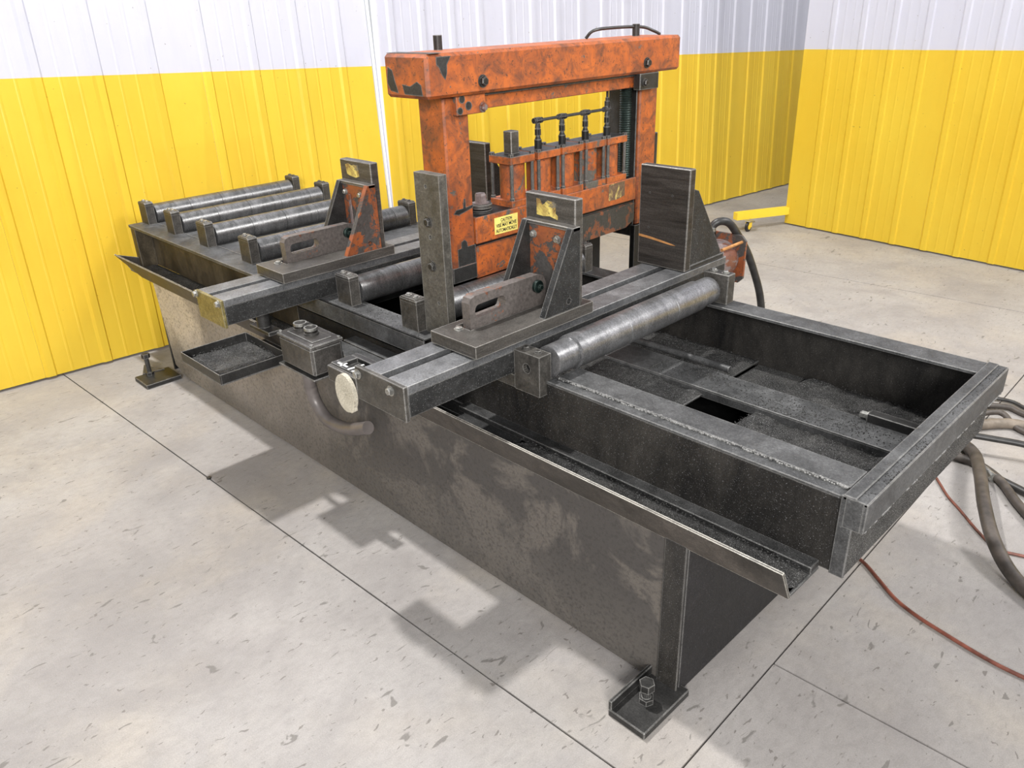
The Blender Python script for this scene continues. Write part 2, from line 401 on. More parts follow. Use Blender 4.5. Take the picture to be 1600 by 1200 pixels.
# corner upright at the near end
box('corner_post', (-.055, .006, -.009, -.003, .01, .472), m_webdark, base)
box('web_ledge', (-.9, .255, .088, .127, .475, .492), m_glit, base)
box('trough_floor', (X0, .256, -.001, .127, .468, .475), m_side, base)
# lip: flared plate along the trough
bm = bmesh.new()
lp = [(-3.16, .0, .468), (.256, 0, .468), (.256, -.047, .560), (-3.34, -.047, .560)]
vs = [bm.verts.new(p) for p in lp]+[bm.verts.new((p[0], p[1]-.006, p[2]-.003)) for p in lp]
for f in ((0, 1, 2, 3), (7, 6, 5, 4), (0, 4, 5, 1), (1, 5, 6, 2), (2, 6, 7, 3), (3, 7, 4, 0)): bm.faces.new([vs[i] for i in f])
finish('trough_lip', bm, m_lip, base)
prism('trough_end', 'x', [(0, .475), (.127, .475), (.127, .50), (-.047, .56)], X0, X0+.004, m_lip, base)
# webs
ZT = .675
box('near_web', (-1.9, .285, .127, .137, .475, ZT-.012), m_webdark, base)
box('near_web', (X0+.03, -1.9, .127, .137, .475, ZT+.003), m_web, base)
box('web_flange', (.279, .311, .121, .128, .474, ZT), m_rail, base)
box('web_flange', (X0-.015, X0+.035, .05, .127, .475, ZT), m_web, base)
box('far_web', (X0, .285, 1.0, 1.008, .42, ZT-.008), m_webdark, base)
box('far_rail', (-1.9, .287, .93, 1.016, ZT-.010, ZT), m_rail, base)
box('near_rail', (-.545, .28, .160, .245, ZT-.010, ZT), m_rail, base)
box('near_ledge', (-.56, .30, .127, .165, ZT-.014, ZT-.006), m_rail, base)
# weld bead along the rail
bm = bmesh.new()
for k in range(150):
    x = -.54+.82*k/150
    r = bmesh.ops.create_icosphere(bm, subdivisions=1, radius=random.uniform(.0025, .0055))
    bmesh.ops.translate(bm, verts=r['verts'], vec=(x, .160+random.uniform(-.003, .003), ZT-.004+random.uniform(-.002, .002)))
tag(finish('weld_bead', bm, m_rail, base), kind='stuff')
# middle hollow rail in front of the rollers
boxes('middle_rail', [(-1.9, -1.045, .083, .178, ZT-.006, ZT), (-1.9, -1.045, .083, .178, ZT-.07, ZT-.064), (-1.9, -1.045, .083, .089, ZT-.07, ZT), (-1.9, -1.045, .172, .178, ZT-.07, ZT)], m_rail, base, .001)
boxes('trough_cover', [(-1.52, -.9, .0, .070, .545, .552), (-1.50, -.9, .072, .125, .549, .556)], m_rail, base)
box('trough_cover_edge', (-1.55, -.9, -.012, -.002, .53, .553), m_lip, base)
box('cross_member', (-1.9, -1.86, .18, .93, .5, ZT), m_black, base)
# rear deck
ZR = .69
box('rear_deck', (X0-.02, -1.86, .045, .995, ZR-.014, ZR), m_rail, base)
for a, b_ in ((-3.235, -3.035), (-2.915, -2.69), (-2.57, -2.295), (-2.175, -1.9)):
    box('deck_plate', (a, b_, .15, .9, ZR, ZR+.003), m_rail, base)
box('rear_side_web', (X0, -1.9, .985, .995, .46, ZR-.01), m_black, base)
box('rear_end_web', (X0-.012, X0-.004, .06, .99, .475, ZR-.012), m_black, base)
# near end: plate and cap
box('end_plate', (.285, .297, .128, 1.012, .475, ZT-.003), m_webdark, base)
boxes('end_cap', [(.283, .334, .121, 1.02, ZT-.009, ZT-.001), (.326, .335, .121, 1.02, .601, ZT-.002)], m_rail, base)
boxes('end_cap', [(.283, .31, .121, 1.018, ZT-.001, ZT+.003)], m_rail, base)
box('end_cap_skirt', (.290, .327, .1205, .130, .601, ZT-.0015), m_rail, base, 0)
box('end_cap_skirt', (.297, .327, 1.0, 1.0205, .601, ZT-.008), m_rail, base, 0)
box('end_plate_lower', (.297, .31, .128, 1.012, .475, .602), m_chips, base)
bm = bmesh.new()
for k in range(60):
    y = random.uniform(.13, 1.0)
    r = bmesh.ops.create_icosphere(bm, subdivisions=1, radius=random.uniform(.002, .004)); bmesh.ops.scale(bm, vec=(1, random.uniform(1, 4), 1), verts=r['verts'])
    bmesh.ops.translate(bm, verts=r['verts'], vec=(.334, y, .602))
tag(finish('weld_bead', bm, m_rail, base), kind='stuff')
# inside of the front box
box('box_floor', (-.22, .285, .137, 1.0, .470, .478), m_side, base)
box('box_floor', (-.386, -.22, .80, 1.0, .470, .478), m_chips, base)
box('box_floor', (-.9, -.386, .137, 1.0, .485, .492), m_side, base)
box('pit_floor', (-1.9, .0, .137, 1.0, .36, .37), m_black, base)
boxes('center_beam', [(-1.0, .285, .655, .790, .505, .512), (-1.0, .285, .655, .661, .480, .507), (-1.0, .285, .784, .790, .480, .507)], m_rail, base)
box('stop_bar', (.075, .285, .772, .806, .505, .538), m_dark, base)
bolt('stop_bolt', 'x', (.788, .524), .011, .075, -.024, m_bolt, base)
tube('coolant_pipe', [(-.98, .835, .512), (-.7, .835, .512), (-.40, .835, .510)], .012, m_rail, base, 12, 0)
box('hanger_leg', (-1.45, -1.32, 1.20, 1.28, .0, .748), m_black, base)
box('hanger_leg', (-1.40, -1.32, 1.01, 1.22, .60, .68), m_black, base)

def foot(x0, x1, y0, y1, bx, by, bh, up):
    p = box('foot', (x0, x1, y0, y1, 0.0, .022), m_dark, base, .002)
    if up: box('foot_flange', (x0, x1, y0, y0+.008, .022, .05) if up == 1 else (x0, x0+.01, y0, y1, .022, .05), m_dark, p)
    bm = bmesh.new(); bcyl(bm, 'z', (bx, by), .011, .022, bh-.012, 14)
    bcyl(bm, 'z', (bx, by), .020, bh-.022, bh, 6, rot=.3); bcyl(bm, 'z', (bx, by), .02, .022, .038, 6, rot=.1)
    finish('leveling_bolt', bm, m_dark, p)
foot(-.083, .028, -.170, .02, -.030, -.085, .085, 2)
foot(-3.05, -2.90, -.19, -.02, -3.02, -.125, .135, 0)
prism('foot_wedge', 'z', [(-3.16, -.10), (-3.05, -.15), (-3.03, -.05)], .02, .026, m_brkt, base)

# ------------------------------------------------------------------ chips lying in the machine (stuff)
def chip_bed(name, label, x0, x1, y0, y1, z, amp, dens, seed):
    rnd = random.Random(seed); bm = bmesh.new()
    nx = max(4, int((x1-x0)/.018)); ny = max(3, int((y1-y0)/.018)); G = []
    ph = [rnd.uniform(0, 6) for _ in range(6)]
    for i in range(nx+1):
        row = []
        for j in range(ny+1):
            x = x0+(x1-x0)*i/nx; y = y0+(y1-y0)*j/ny
            e = min(i, nx-i, j, ny-j)
            h = 0 if e == 0 else amp*(.45+.3*math.sin(x*9+ph[0])*math.sin(y*13+ph[1])+.25*math.sin(x*31+ph[2]+y*17)+rnd.uniform(-.25, .35))
            row.append(bm.verts.new((x, y, z+max(0.0005, h)+(0 if e else -.0005))))
        G.append(row)
    for i in range(nx):
        for j in range(ny): bm.faces.new((G[i][j], G[i+1][j], G[i+1][j+1], G[i][j+1]))
    for k in range(int(dens*(x1-x0)*(y1-y0))):
        x = rnd.uniform(x0, x1); y = rnd.uniform(y0, y1); r = rnd.uniform(.0015, .0045); a = rnd.uniform(0, 6.28)
        zz = z+amp*.55+rnd.uniform(0, .003)
        p = [Vector((x+r*math.cos(a), y+r*math.sin(a), zz)), Vector((x+r*.6*math.cos(a+2.2), y+r*.6*math.sin(a+2.2), zz+r*.4)), Vector((x+r*.7*math.cos(a+4), y+r*.7*math.sin(a+4), zz+r*.1)), Vector((x, y, zz+r*.8))]
        v = [bm.verts.new(q) for q in p]
        for f in ((0, 1, 3), (1, 2, 3), (2, 0, 3), (0, 2, 1)): bm.faces.new([v[i] for i in f])
    o = finish(name, bm, m_chips, None); tag(o, label, 'metal chips', None, 'stuff'); return o
chip_bed('metal_chips', 'black oily metal chips filling the front trough beside the lip', -.62, .25, .004, .086, .475, .016, 22000, 1)
chip_bed('metal_chips', 'dry grey chips along the rear trough below the short rollers', -3.28, -1.95, .02, .118, .475, .012, 6000, 2)
chip_bed('metal_chips', 'coarse dark chips heaped on the floor of the open front box', -.215, .28, .15, .99, .478, .022, 12000, 3)
chip_bed('metal_chips', 'dark chips on the inner pan just behind the front roller', -.9, -.389, .15, .99, .492, .012, 9000, 4)
chip_bed('metal_chips', 'damp chips in the trough behind the push button box', -1.85, -1.54, .012, .120, .475, .03, 9000, 6)

def scatter(label, x0, x1, y0, y1, z, n, seed, big=1.0):
    rnd = random.Random(seed); bm = bmesh.new()
    hubs = [(rnd.uniform(x0, x1), rnd.uniform(y0, y1)) for _ in range(7)]
    for k in range(n):
        if rnd.random() < .6:
            h = rnd.choice(hubs); x = rnd.gauss(h[0], .05); y = rnd.gauss(h[1], .02)
        else: x = rnd.uniform(x0, x1); y = rnd.uniform(y0, y1)
        x = min(max(x, x0), x1); y = min(max(y, y0), y1)
        r = rnd.uniform(.0012, .0042)*big; a = rnd.uniform(0, 6.28)
        p = [Vector((x+r*math.cos(a), y+r*math.sin(a), z)), Vector((x+r*.6*math.cos(a+2.2), y+r*.6*math.sin(a+2.2), z+r*.4)), Vector((x+r*.7*math.cos(a+4), y+r*.7*math.sin(a+4), z)), Vector((x, y, z+r*.8))]
        v = [bm.verts.new(q) for q in p]
        for f in ((0, 1, 3), (1, 2, 3), (2, 0, 3), (0, 2, 1)): bm.faces.new([v[i] for i in f])
    o = finish('metal_chips', bm, m_chips, None); tag(o, label, 'metal chips', None, 'stuff')
scatter('loose chips scattered on the wide bar in the middle of the front box', -.6, .22, .66, .785, .512, 1500, 21)
scatter('small chips dusted over the top of the front end cap', .288, .330, .14, 1.0, ZT-.001, 700, 22, .8)
scatter('oily chips sprinkled along the middle rail before the upright bar', -1.75, -1.08, .09, .172, ZT, 500, 23, .8)

# ------------------------------------------------------------------ rollers
def roller_unit(x, zr, label, group='idler rollers across the machine', y1=.945):
    t = thing('roller_unit', label, 'roller', (x, .5, zr), group)
    zc = zr+.04; r = .050
    prof = [(.158, .044), (.160, r)]
    for yy in (.165+.17*k for k in range(1, 5)): prof += [(yy, r), (yy+.001, r-.002), (yy+.003, r-.002), (yy+.004, r)]
    prof += [(y1-.022, r), (y1-.020, .044)]
    ro = lathe('roller', 'y', (x, zc), prof, m_roll, t, 40)
    cyl('shaft', 'y', (x, zc), .014, .13, y1+.01, m_dark, ro)
    for nm, a, b_ in (('bearing_bracket', .112, .152), ('bearing_bracket', y1-.014, y1+.026)):
        bm = bmesh.new(); bprism(bm, 'y', [(x-.042, zr), (x+.042, zr), (x+.042, zr+.102), (x+.034, zr+.108), (x-.034, zr+.108), (x-.042, zr+.102)], a, b_)
        br = finish(nm, bm, m_brkt, t)
        box('bracket_cap', (x-.043, x+.043, a-.001, b_+.001, zr+.090, zr+.104), m_brkt, br, .002)
        for s in (-.02, .02): bolt('bolt', 'z', (x+s, (a+b_)/2), .008, zr+.108, .007, m_bolt if a < .2 else m_boltd, br)
    return t
roller_unit(-3.280, ZR, 'worn steel roller at the far end of the rear deck, rearmost of the row')
roller_unit(-2.975, ZR, 'second steel roller from the rear deck end, next to the rearmost')
roller_unit(-2.63, ZR, 'third steel roller from the rear deck end with a bright middle ring')
roller_unit(-2.235, ZR, 'fourth steel roller, its near bracket just behind the rear vise slide')
roller_unit(-1.52, ZT, 'steel roller right in front of the rear vise, beside the dark pit')
roller_unit(-1.147, ZT, 'steel roller running under the orange post, next to the upright bar')
# front roller
fr = thing('roller_unit', 'large bright steel roller at the open front box with stepped ends', 'roller', (-.57, .5, .67), 'idler rollers across the machine')
prof = [(.15, .038), (.152, .0445), (.236, .0445), (.239, .051)]
for yy in (.46, .70): prof += [(yy, .051), (yy+.001, .0495), (yy+.004, .0495), (yy+.005, .051)]
prof += [(.868, .051), (.872, .0455), (.948, .0455), (.950, .040)]
ro = lathe('roller', 'y', (-.572, .717), prof, m_rollfront, fr, 48)
cyl('shaft', 'y', (-.572, .717), .014, .13, .99, m_dark, ro)
br = prism('bearing_bracket', 'y', [(-.655, .628), (-.558, .628), (-.558, .748), (-.655, .748)], .098, .145, m_brkt, fr, [circ((-.607, .703), .014)])
cyl('bore', 'y', (-.607, .703), .0142, .112, .144, m_black, br)
box('bracket_foot', (-.76, -.655, .10, .13, .628, .668), m_brkt, br)
for s in (-.63, -.585): bolt('bolt', 'z', (s, .122), .009, .748, .008, m_boltd, br)
br = box('bearing_bracket', (-.60, -.505, .957, 1.0, .675, .778), m_brkt, fr, .002)
for s in (-.575, -.53): bolt('bolt', 'z', (s, .978), .010, .778, .008, m_bolt, br)

# ------------------------------------------------------------------ vise slide beds
def bed(dx, label, end_mat):
    t = thing('vise_slide', label, 'vise slide', (-.745+dx, .45, .675), 'vise slides across the machine')
    xl, xr = -.838+dx, -.655+dx
    box('slide_body', (xl+.001, xr-.001, -.272, 1.185, .676, .742), m_side, t)
    box('slide_bar', (xl, -.767+dx, -.272, 1.187, .742, .765), m_bed, t, .0012)
    box('slide_bar', (-.735+dx, xr, -.272, 1.187, .742, .765), m_bed, t, .0012)
    return t
b1 = bed(0, 'grey slotted slide of the front vise with a square end and pale disc beside', None)
ep = boxes('end_plate', [(-.865, -.654, -.286, -.273, .668, .766)], m_brkt, b1)
box('end_plate', (-1.005, -.866, -.286, -.273, .680, .726), m_brkt, b1)
for x, z in ((-.852, .744), (-.708, .742)): bolt('end_bolt', 'y', (x, z), .0105, -.286, -.012, m_bolt, b1)
pk = boxes('side_pocket', [(-1.005, -.845, -.273, -.255, .690, .730), (-1.005, -.845, -.205, -.185, .690, .730), (-1.005, -.975, -.255, -.205, .690, .730), (-.975, -.845, -.255, -.205, .690, .715)], m_dark, b1)
# chalk marks + 1/4
def stroke(name, a, b_, w, z, parent):
    a = Vector(a); b_ = Vector(b_); d = (b_-a).normalized(); nrm = Vector((-d.y, d.x))*w/2
    return prism(name, 'z', [tuple(a+nrm), tuple(b_+nrm), tuple(b_-nrm), tuple(a-nrm)], z, z+.0008, m_chalk, parent)
zc = .7302
mk = stroke('paint_mark', (-.985, -.262), (-.940, -.262), .006, zc, b1)
for a, c in [((-.962, -.270), (-.962, -.248)), ((-.925, -.271), (-.918, -.222)), ((-.907, -.270), (-.880, -.240)), ((-.868, -.271), (-.868, -.235)), ((-.890, -.256), (-.855, -.256))]:
    stroke('paint_mark', a, c, .006, zc if c[1] < -.25 or a[1] < -.2 else zc, b1)
disc = [(-.908+.045*math.cos(a), .674+.056*math.sin(a)) for a in [math.radians(d) for d in range(-35, 290, 12)]]
disc += [(-.884, .622), (-.872, .630), (-.873, .642)]
prism('pale_disc', 'y', disc, -.300, -.288, m_disc, b1, [circ((-.906, .676), .007, 12), circ((-.930, .708), .004, 8)])
box('disc_hole_dark', (-.922, -.890, -.2885, -.2865, .66, .72), m_black, b1, 0)  # black backing added to stand for the shade inside the disc hole
b2 = bed(-.983, 'slotted slide of the rear vise with a yellowed brass coloured end plate', None)
box('end_plate', (-1.823, -1.636, -.284, -.273, .668, .766), m_brass, b2)
for x, z in ((-1.820, .752), (-1.655, .752)): bolt('end_bolt', 'y', (x, z), .0105, -.284, -.012, m_bolt, b2)
cyl('support_stud', 'z', (-1.735, -.10), .024, .60, .676, m_dark, b2, 16)
box('support_foot', (-1.80, -1.66, -.125, -.075, .585, .600), m_dark, b2)

# ------------------------------------------------------------------ movable vise jaws
def movable(dx, label, dec, rust):
    t = thing('movable_vise_jaw', label, 'vise jaw', (-.74+dx, .17, .765), 'movable vise jaws')
    z0, z1 = .770, .805
    X = lambda v: v+dx
    prism('base_plate', 'z', [(X(-.825), -.055), (X(-.640), -.055), (X(-.640), .42), (X(-.825), .42)], z0, z1, m_bar, t, [[(X(-.800), .018), (X(-.740), .018), (X(-.740), .335), (X(-.800), .335)]])
    box('clamp_key', (X(-.765), X(-.737), -.04, .41, .742, z0), m_dark, t)
    o1 = [(.030, .785), (.028, .875), (.036, .889), (.050, .894), (.300, .894), (.325, .885), (.335, .86), (.330, .785)]
    sl = [(.062+.014*math.cos(a), .848+.0185*math.sin(a)) for a in [math.radians(d) for d in range(90, 271, 30)]]
    sl += [(.152+.014*math.cos(a), .850+.0185*math.sin(a)) for a in [math.radians(d) for d in range(-90, 91, 30)]]
    h = prism('lever_plate', 'x', o1, X(-.784), X(-.752), m_rustface, t, [sl])
    sp_ = bmesh.new(); blathe(sp_, 'x', (.290, .862), [(X(-.752), .012), (X(-.748), .019), (X(-.738), .019), (X(-.734), .012)], 18); bcyl(sp_, 'x', (.290, .862), .008, X(-.734), X(-.726), 6)
    finish('pivot_pin', sp_, m_green, h, True)
    gp = [(.212, z1), (.330, 1.040), (.364, 1.040), (.364, z1)]
    prism('gusset', 'x', gp, X(-.665), X(-.643), rust, t, [circ((.315, .832), .009)])
    prism('gusset', 'x', gp, X(-.842), X(-.822), m_dark, t)
    pn = box('back_panel', (X(-.822), X(-.665), .340, .364, z1, 1.030), m_rusty, t)
    box('top_rim', (X(-.842), X(-.643), .334, .364, 1.030, 1.041), m_bar, t)
    for x, y_ in ((-.803, 1.0), (-.708, .998)): bolt('bolt', 'y', (X(x), y_), .009, .340, -.012, m_bolt, pn)
    if rust is m_rusty: box('red_strip', (X(-.785), X(-.770), .335, .340, .87, .995), m_rustbrown, pn)
    j = box('jaw_plate', (X(-.858), X(-.663), .364, .398, .770, 1.113), m_bar, t, .0025)
    bolt('clamp_bolt', 'z', (X(-.772), .003), .011, z1, .008, m_bolt, t)
    prism('torn_decal', 'y', [(X(a), b_) for a, b_ in dec], .3628, .3638, m_torn, j)
    return t
movable(0, 'dark steel front vise jaw with slotted lever plate and torn yellow decal', [(-.812, 1.052), (-.812, 1.099), (-.80, 1.098), (-.79, 1.083), (-.783, 1.085), (-.77, 1.097), (-.745, 1.096), (-.735, 1.092), (-.738, 1.064), (-.728, 1.056), (-.73, 1.046), (-.76, 1.053), (-.785, 1.050)], m_side)
movable(-.983, 'rusty steel rear vise jaw with orange gusset behind the small chip tray', [(-.815, 1.060), (-.822, 1.095), (-.805, 1.100), (-.78, 1.094), (-.77, 1.098), (-.74, 1.098), (-.738, 1.058), (-.76, 1.052), (-.79, 1.055)], m_rusty)

def fixed(dx, label):
    t = thing('fixed_vise_jaw', label, 'vise jaw', (-.755+dx, 1.03, .765), 'fixed vise jaws')
    X = lambda v: v+dx
    j = box('jaw_plate', (X(-.857), X(-.657), .925, .957, .767, 1.112), m_jaw, t, .0025)
    gp = [(.957, .783), (1.150, .783), (1.148, .80), (.985, 1.035), (.957, 1.045)]
    prism('gusset', 'x', gp, X(-.682), X(-.660), m_side, t); prism('gusset', 'x', gp, X(-.855), X(-.835), m_side, t)
    box('base_plate', (X(-.857), X(-.657), .957, 1.17, .767, .783), m_side, t)
    return t, j
t, j = fixed(0, 'tall plain steel fixed vise jaw at the far end of the front slide')
prism('rust_streak', 'y', [(-.855, .872), (-.80, .868), (-.715, .857), (-.70, .853), (-.72, .852), (-.80, .860), (-.855, .864)], .9243, .9251, m_streak, j)
for x, z in ((-.815, 1.02), (-.723, 1.02), (-.815, .90)): cyl('screw_hole', 'y', (x, z), .004, .9245, .93, m_black, j, 10)
fixed(-.983, 'steel fixed vise jaw of the rear slide, seen behind the orange post')

# ------------------------------------------------------------------ upright guide bar
t = thing('guide_bar', 'tall flat grey steel bar standing upright before the orange post', 'guide bar', (-1.04, .155, .61))
bar = prism('bar', 'y', [(-1.098, .61), (-.985, .61), (-.985, 1.178), (-1.098, 1.178)], .140, .170, m_guide, t,
            [circ((-1.047, 1.140), .006, 10), circ((-1.042, .990), .007, 10), circ((-1.025, .785), .006, 10)])
for x, z in ((-1.048, 1.035), (-1.043, .900)): bolt('bolt', 'y', (x, z), .013, .140, -.010, m_boltd, bar)

# ------------------------------------------------------------------ orange gantry frame
t = thing('gantry_frame', 'chipped orange steel portal frame standing across the machine', 'gantry frame', (-1.29, .95, 0))
bm = box('top_beam', (-1.398, -1.185, .286, 1.606, 1.358, 1.487), m_orange, t, .010)
np_ = box('post', (-1.350, -1.222, .372, .479, .748, 1.358), m_orange, t, .006)
box('post_plate', (-1.33, -1.232, .352, .372, .752, 1.03), m_orange, np_)
box('post_shoe', (-1.352, -1.2215, .3705, .480, .745, .800), m_dark, np_)
prism('bare_patch', 'x', [(.395, .80), (.396, .862), (.412, .865), (.414, .885), (.428, .892), (.44, .882), (.442, .865), (.476, .866), (.477, .80)], -1.222, -1.2212, m_dark, np_)
prism('bare_patch', 'x', [(.387, .985), (.40, .998), (.43, .999), (.436, 1.03), (.442, 1.03), (.443, 1.0), (.475, 1.004), (.476, .994), (.44, .985), (.41, .978)], -1.222, -1.2212, m_dark, np_)
fp = box('post', (-1.380, -1.222, 1.397, 1.512, .75, 1.358), m_orange2, t, .006)
box('post_inner_face', (-1.378, -1.235, 1.390, 1.3975, .70, 1.355), m_dark, fp)
box('support_leg', (-1.240, -1.215, 1.380, 1.50, .0, .752), m_black, fp)
box('side_strap', (-1.27, -1.235, 1.512, 1.545, .72, 1.114), m_dark, fp)
box('tie_channel', (-1.30, -1.228, .479, 1.397, 1.306, 1.358), m_orange2, t, .002)
box('tie_flange', (-1.228, -1.214, .479, 1.36, 1.349, 1.358), m_dark, t)
gl = box('gusset_plate', (-1.222, -1.203, .412, .537, 1.298, 1.358), m_orange2, t, .002)
gr = box('gusset_plate', (-1.222, -1.190, 1.349, 1.470, 1.297, 1.358), m_dark, t, .002)
cyl('plug', 'x', (.435, 1.347), .013, -1.2035, -1.2015, m_dark, gl, 14); cyl('plug', 'x', (.462, 1.325), .014, -1.2035, -1.2015, m_dark, gl, 14); cyl('plug', 'x', (.425, 1.312), .012, -1.2035, -1.2015, m_dark, gl, 14)
for y_, z, x in ((.512, 1.396, -1.185), (1.380, 1.396, -1.185)):
    bolt('flange_bolt', 'x', (y_, z), .015, x, .016, m_boltd, t)
bolt('flange_bolt', 'x', (.524, 1.315), .012, -1.203, .014, m_rustbrown, t); bolt('flange_bolt', 'x', (1.378, 1.324), .012, -1.190, .014, m_boltd, t)
for x, y_ in ((-1.355, .478), (-1.312, 1.472)): cyl('lifting_stud', 'z', (x, y_), .0145, 1.487, 1.532, m_dark, t, 16)
box('bare_corner', (-1.396, -1.1846, .3, .345, 1.4875, 1.489), m_dark, t, 0)
prism('bare_patch', 'x', [(.325, 1.478), (.325, 1.455), (.335, 1.447), (.345, 1.425), (.358, 1.41), (.366, 1.43), (.368, 1.455), (.385, 1.478)], -1.1852, -1.1845, m_dark, t)
prism('bare_patch', 'y', [(-1.378, 1.45), (-1.385, 1.40), (-1.37, 1.378), (-1.33, 1.372), (-1.345, 1.41), (-1.355, 1.44)], .2855, .2863, m_dark, t)
prism('bare_patch', 'y', [(-1.31, 1.40), (-1.30, 1.37), (-1.21, 1.368), (-1.215, 1.40), (-1.235, 1.41), (-1.27, 1.395)], .2855, .2863, m_dark, t)
bm = bmesh.new()
prof = []
z = .955
while z < 1.305:
    prof += [(z, .021), (z+.0045, .0245), (z+.009, .021)]; z += .009
blathe(bm, 'z', (-1.268, 1.362), prof, 20); finish('threaded_rod', bm, m_green, t, True)
tube('air_line', [(-1.36, 1.22, 1.489), (-1.34, 1.24, 1.515), (-1.33, 1.33, 1.522), (-1.31, 1.50, 1.520), (-1.29, 1.56, 1.503), (-1.28, 1.59, 1.49)], .006, m_rubber, t, 8, 5)

# ------------------------------------------------------------------ clamp head with its cylinders
t = thing('clamp_head', 'orange clamp head with five cylinders hung between the gantry posts', 'clamp head', (-1.3, .94, .86))
box('head_box', (-1.385, -1.221, .484, 1.388, .862, .955), m_orange2, t, .003)
box('head_gap', (-1.37, -1.235, .49, 1.38, .850, .862), m_black, t, 0)
prism('lower_box', 'x', [(.482, .74), (.90, .746), (.90, .85), (.482, .85)], -1.375, -1.224, m_orange2, t)
prism('lower_box', 'x', [(.901, .746), (1.33, .752), (1.385, .775), (1.385, .85), (.901, .85)], -1.375, -1.2243, m_grease, t)
box('head_top_grease', (-1.383, -1.224, .49, 1.38, .955, .9562), m_black, t, 0)
k = cyl('adjusting_disc', 'z', (-1.275, .560), .040, .955, .966, m_dark, t, 28)
lathe('adjusting_disc', 'z', (-1.275, .560), [(.966, .028), (.972, .040), (.985, .040), (.987, .036)], m_plate, t, 28)
bolt('adjusting_bolt', 'z', (-1.275, .560), .022, .987, .034, m_rustbrown, t)
ys = [(.664, .786), (.803, .923), (.935, 1.054), (1.068, 1.190), (1.200, 1.322)]
for i, (a, b_) in enumerate(ys):
    cx = -1.281; yc = (a+b_)/2; mt = (m_orange2, m_orange2, m_orange2, m_orange3, m_orange2)[i]
    c = lathe('cylinder', 'z', (cx, yc), [(.978, .046), (1.106, .046)], mt, t, 28)
    box('cylinder_cap', (-1.337, -1.2225, a, b_, 1.105, 1.131), mt if i not in (3,) else m_orange3, c, .002)
    box('cap_top', (-1.335, -1.2245, a+.002, b_-.002, 1.1305, 1.133), m_dark, c, 0)
    box('cylinder_base', (-1.337, -1.2225, a, b_, .955, .980), mt, c, .002)
    for sx in (-1.329, -1.2305):
        for sy_ in (a+.009, b_-.009):
            q = bmesh.new(); bcyl(q, 'z', (sx, sy_), .0065, .98, 1.105, 10); bcyl(q, 'z', (sx, sy_), .010, 1.131, 1.141, 6)
            bcyl(q, 'z', (sx, sy_), .0095, .98, .988, 6)
            finish('tie_rod', q, m_brkt if sx > -1.3 else m_dark, c)
box('square_peg', (-1.302, -1.262, .706, .746, 1.133, 1.212), m_plate, t, .002)
mf = bmesh.new(); cx = -1.281; mc = [(a+b_)/2 for a, b_ in ys[1:]]
for i, y_ in enumerate(mc):
    last = i == 3
    bcyl(mf, 'z', (cx, y_), .014, 1.13, 1.165, 12); bcyl(mf, 'z', (cx, y_), .012, 1.165, 1.178, 12, .008)
    bcyl(mf, 'z', (cx, y_), .012, 1.180, 1.202, 6); bcyl(mf, 'z', (cx, y_), .008, 1.176, 1.230, 10)
    bcyl(mf, 'z', (cx, y_), .011, 1.205, 1.224, 10, .008)
    bcyl(mf, 'y', (cx, 1.232), .010, y_-.022, y_+.022 if not last else y_+.008, 10)
    bcyl(mf, 'y', (cx, 1.232), .012, y_-.012, y_+.012, 6)
bcyl(mf, 'z', (cx, mc[3]), .011, 1.222, 1.262, 10); bcyl(mf, 'z', (cx, mc[3]), .0075, 1.262, 1.275, 10); bcyl(mf, 'z', (cx, mc[3]), .005, 1.272, 1.35, 8)
bcyl(mf, 'y', (cx, 1.232), .0055, mc[0], mc[3], 10)
finish('manifold', mf, m_black, t, True)
# caution decal
d = prism('caution_decal', 'x', [(.571, .8785), (.571, .9375), (.687, .9375), (.686, .8770)], -1.2212, -1.2203, m_decal, t)
def text(txt, y_, z_, size, parent, x=-1.2201, wid=None):
    cu = bpy.data.curves.new('t', 'FONT'); cu.body = txt; cu.size = size; cu.align_x = 'CENTER'; cu.align_y = 'CENTER'; cu.extrude = .0002; cu.offset = .0004
    o = bpy.data.objects.new('t', cu); COL.objects.link(o)
    dg = bpy.context.evaluated_depsgraph_get(); dg.update()
    me = bpy.data.meshes.new_from_object(o.evaluated_get(dg)); bpy.data.objects.remove(o)
    xs = [v.co.x for v in me.vertices]; s = (wid/(max(xs)-min(xs))) if wid else 1
    R_ = root_loc(parent)
    for v in me.vertices:
        v.co = Vector((x+v.co.z, y_+v.co.x*s, z_+v.co.y))-R_
    me.materials.clear(); me.materials.append(m_ink); return new('lettering', me, parent)
text('CAUTION', .630, .925, .016, d, wid=.056)
box('underline', (-1.2203, -1.2199, .600, .660, .9155, .9168), m_ink, d, 0)
text('VISE MAY MOVE', .629, .907, .017, d, wid=.100)
text('AUTOMATICALLY', .629, .889, .017, d, wid=.104)
prism('faded_decal', 'x', [(1.208, .885), (1.208, .950), (1.31, .951), (1.312, .892), (1.27, .884)], -1.2212, -1.2204, m_torn2, t)

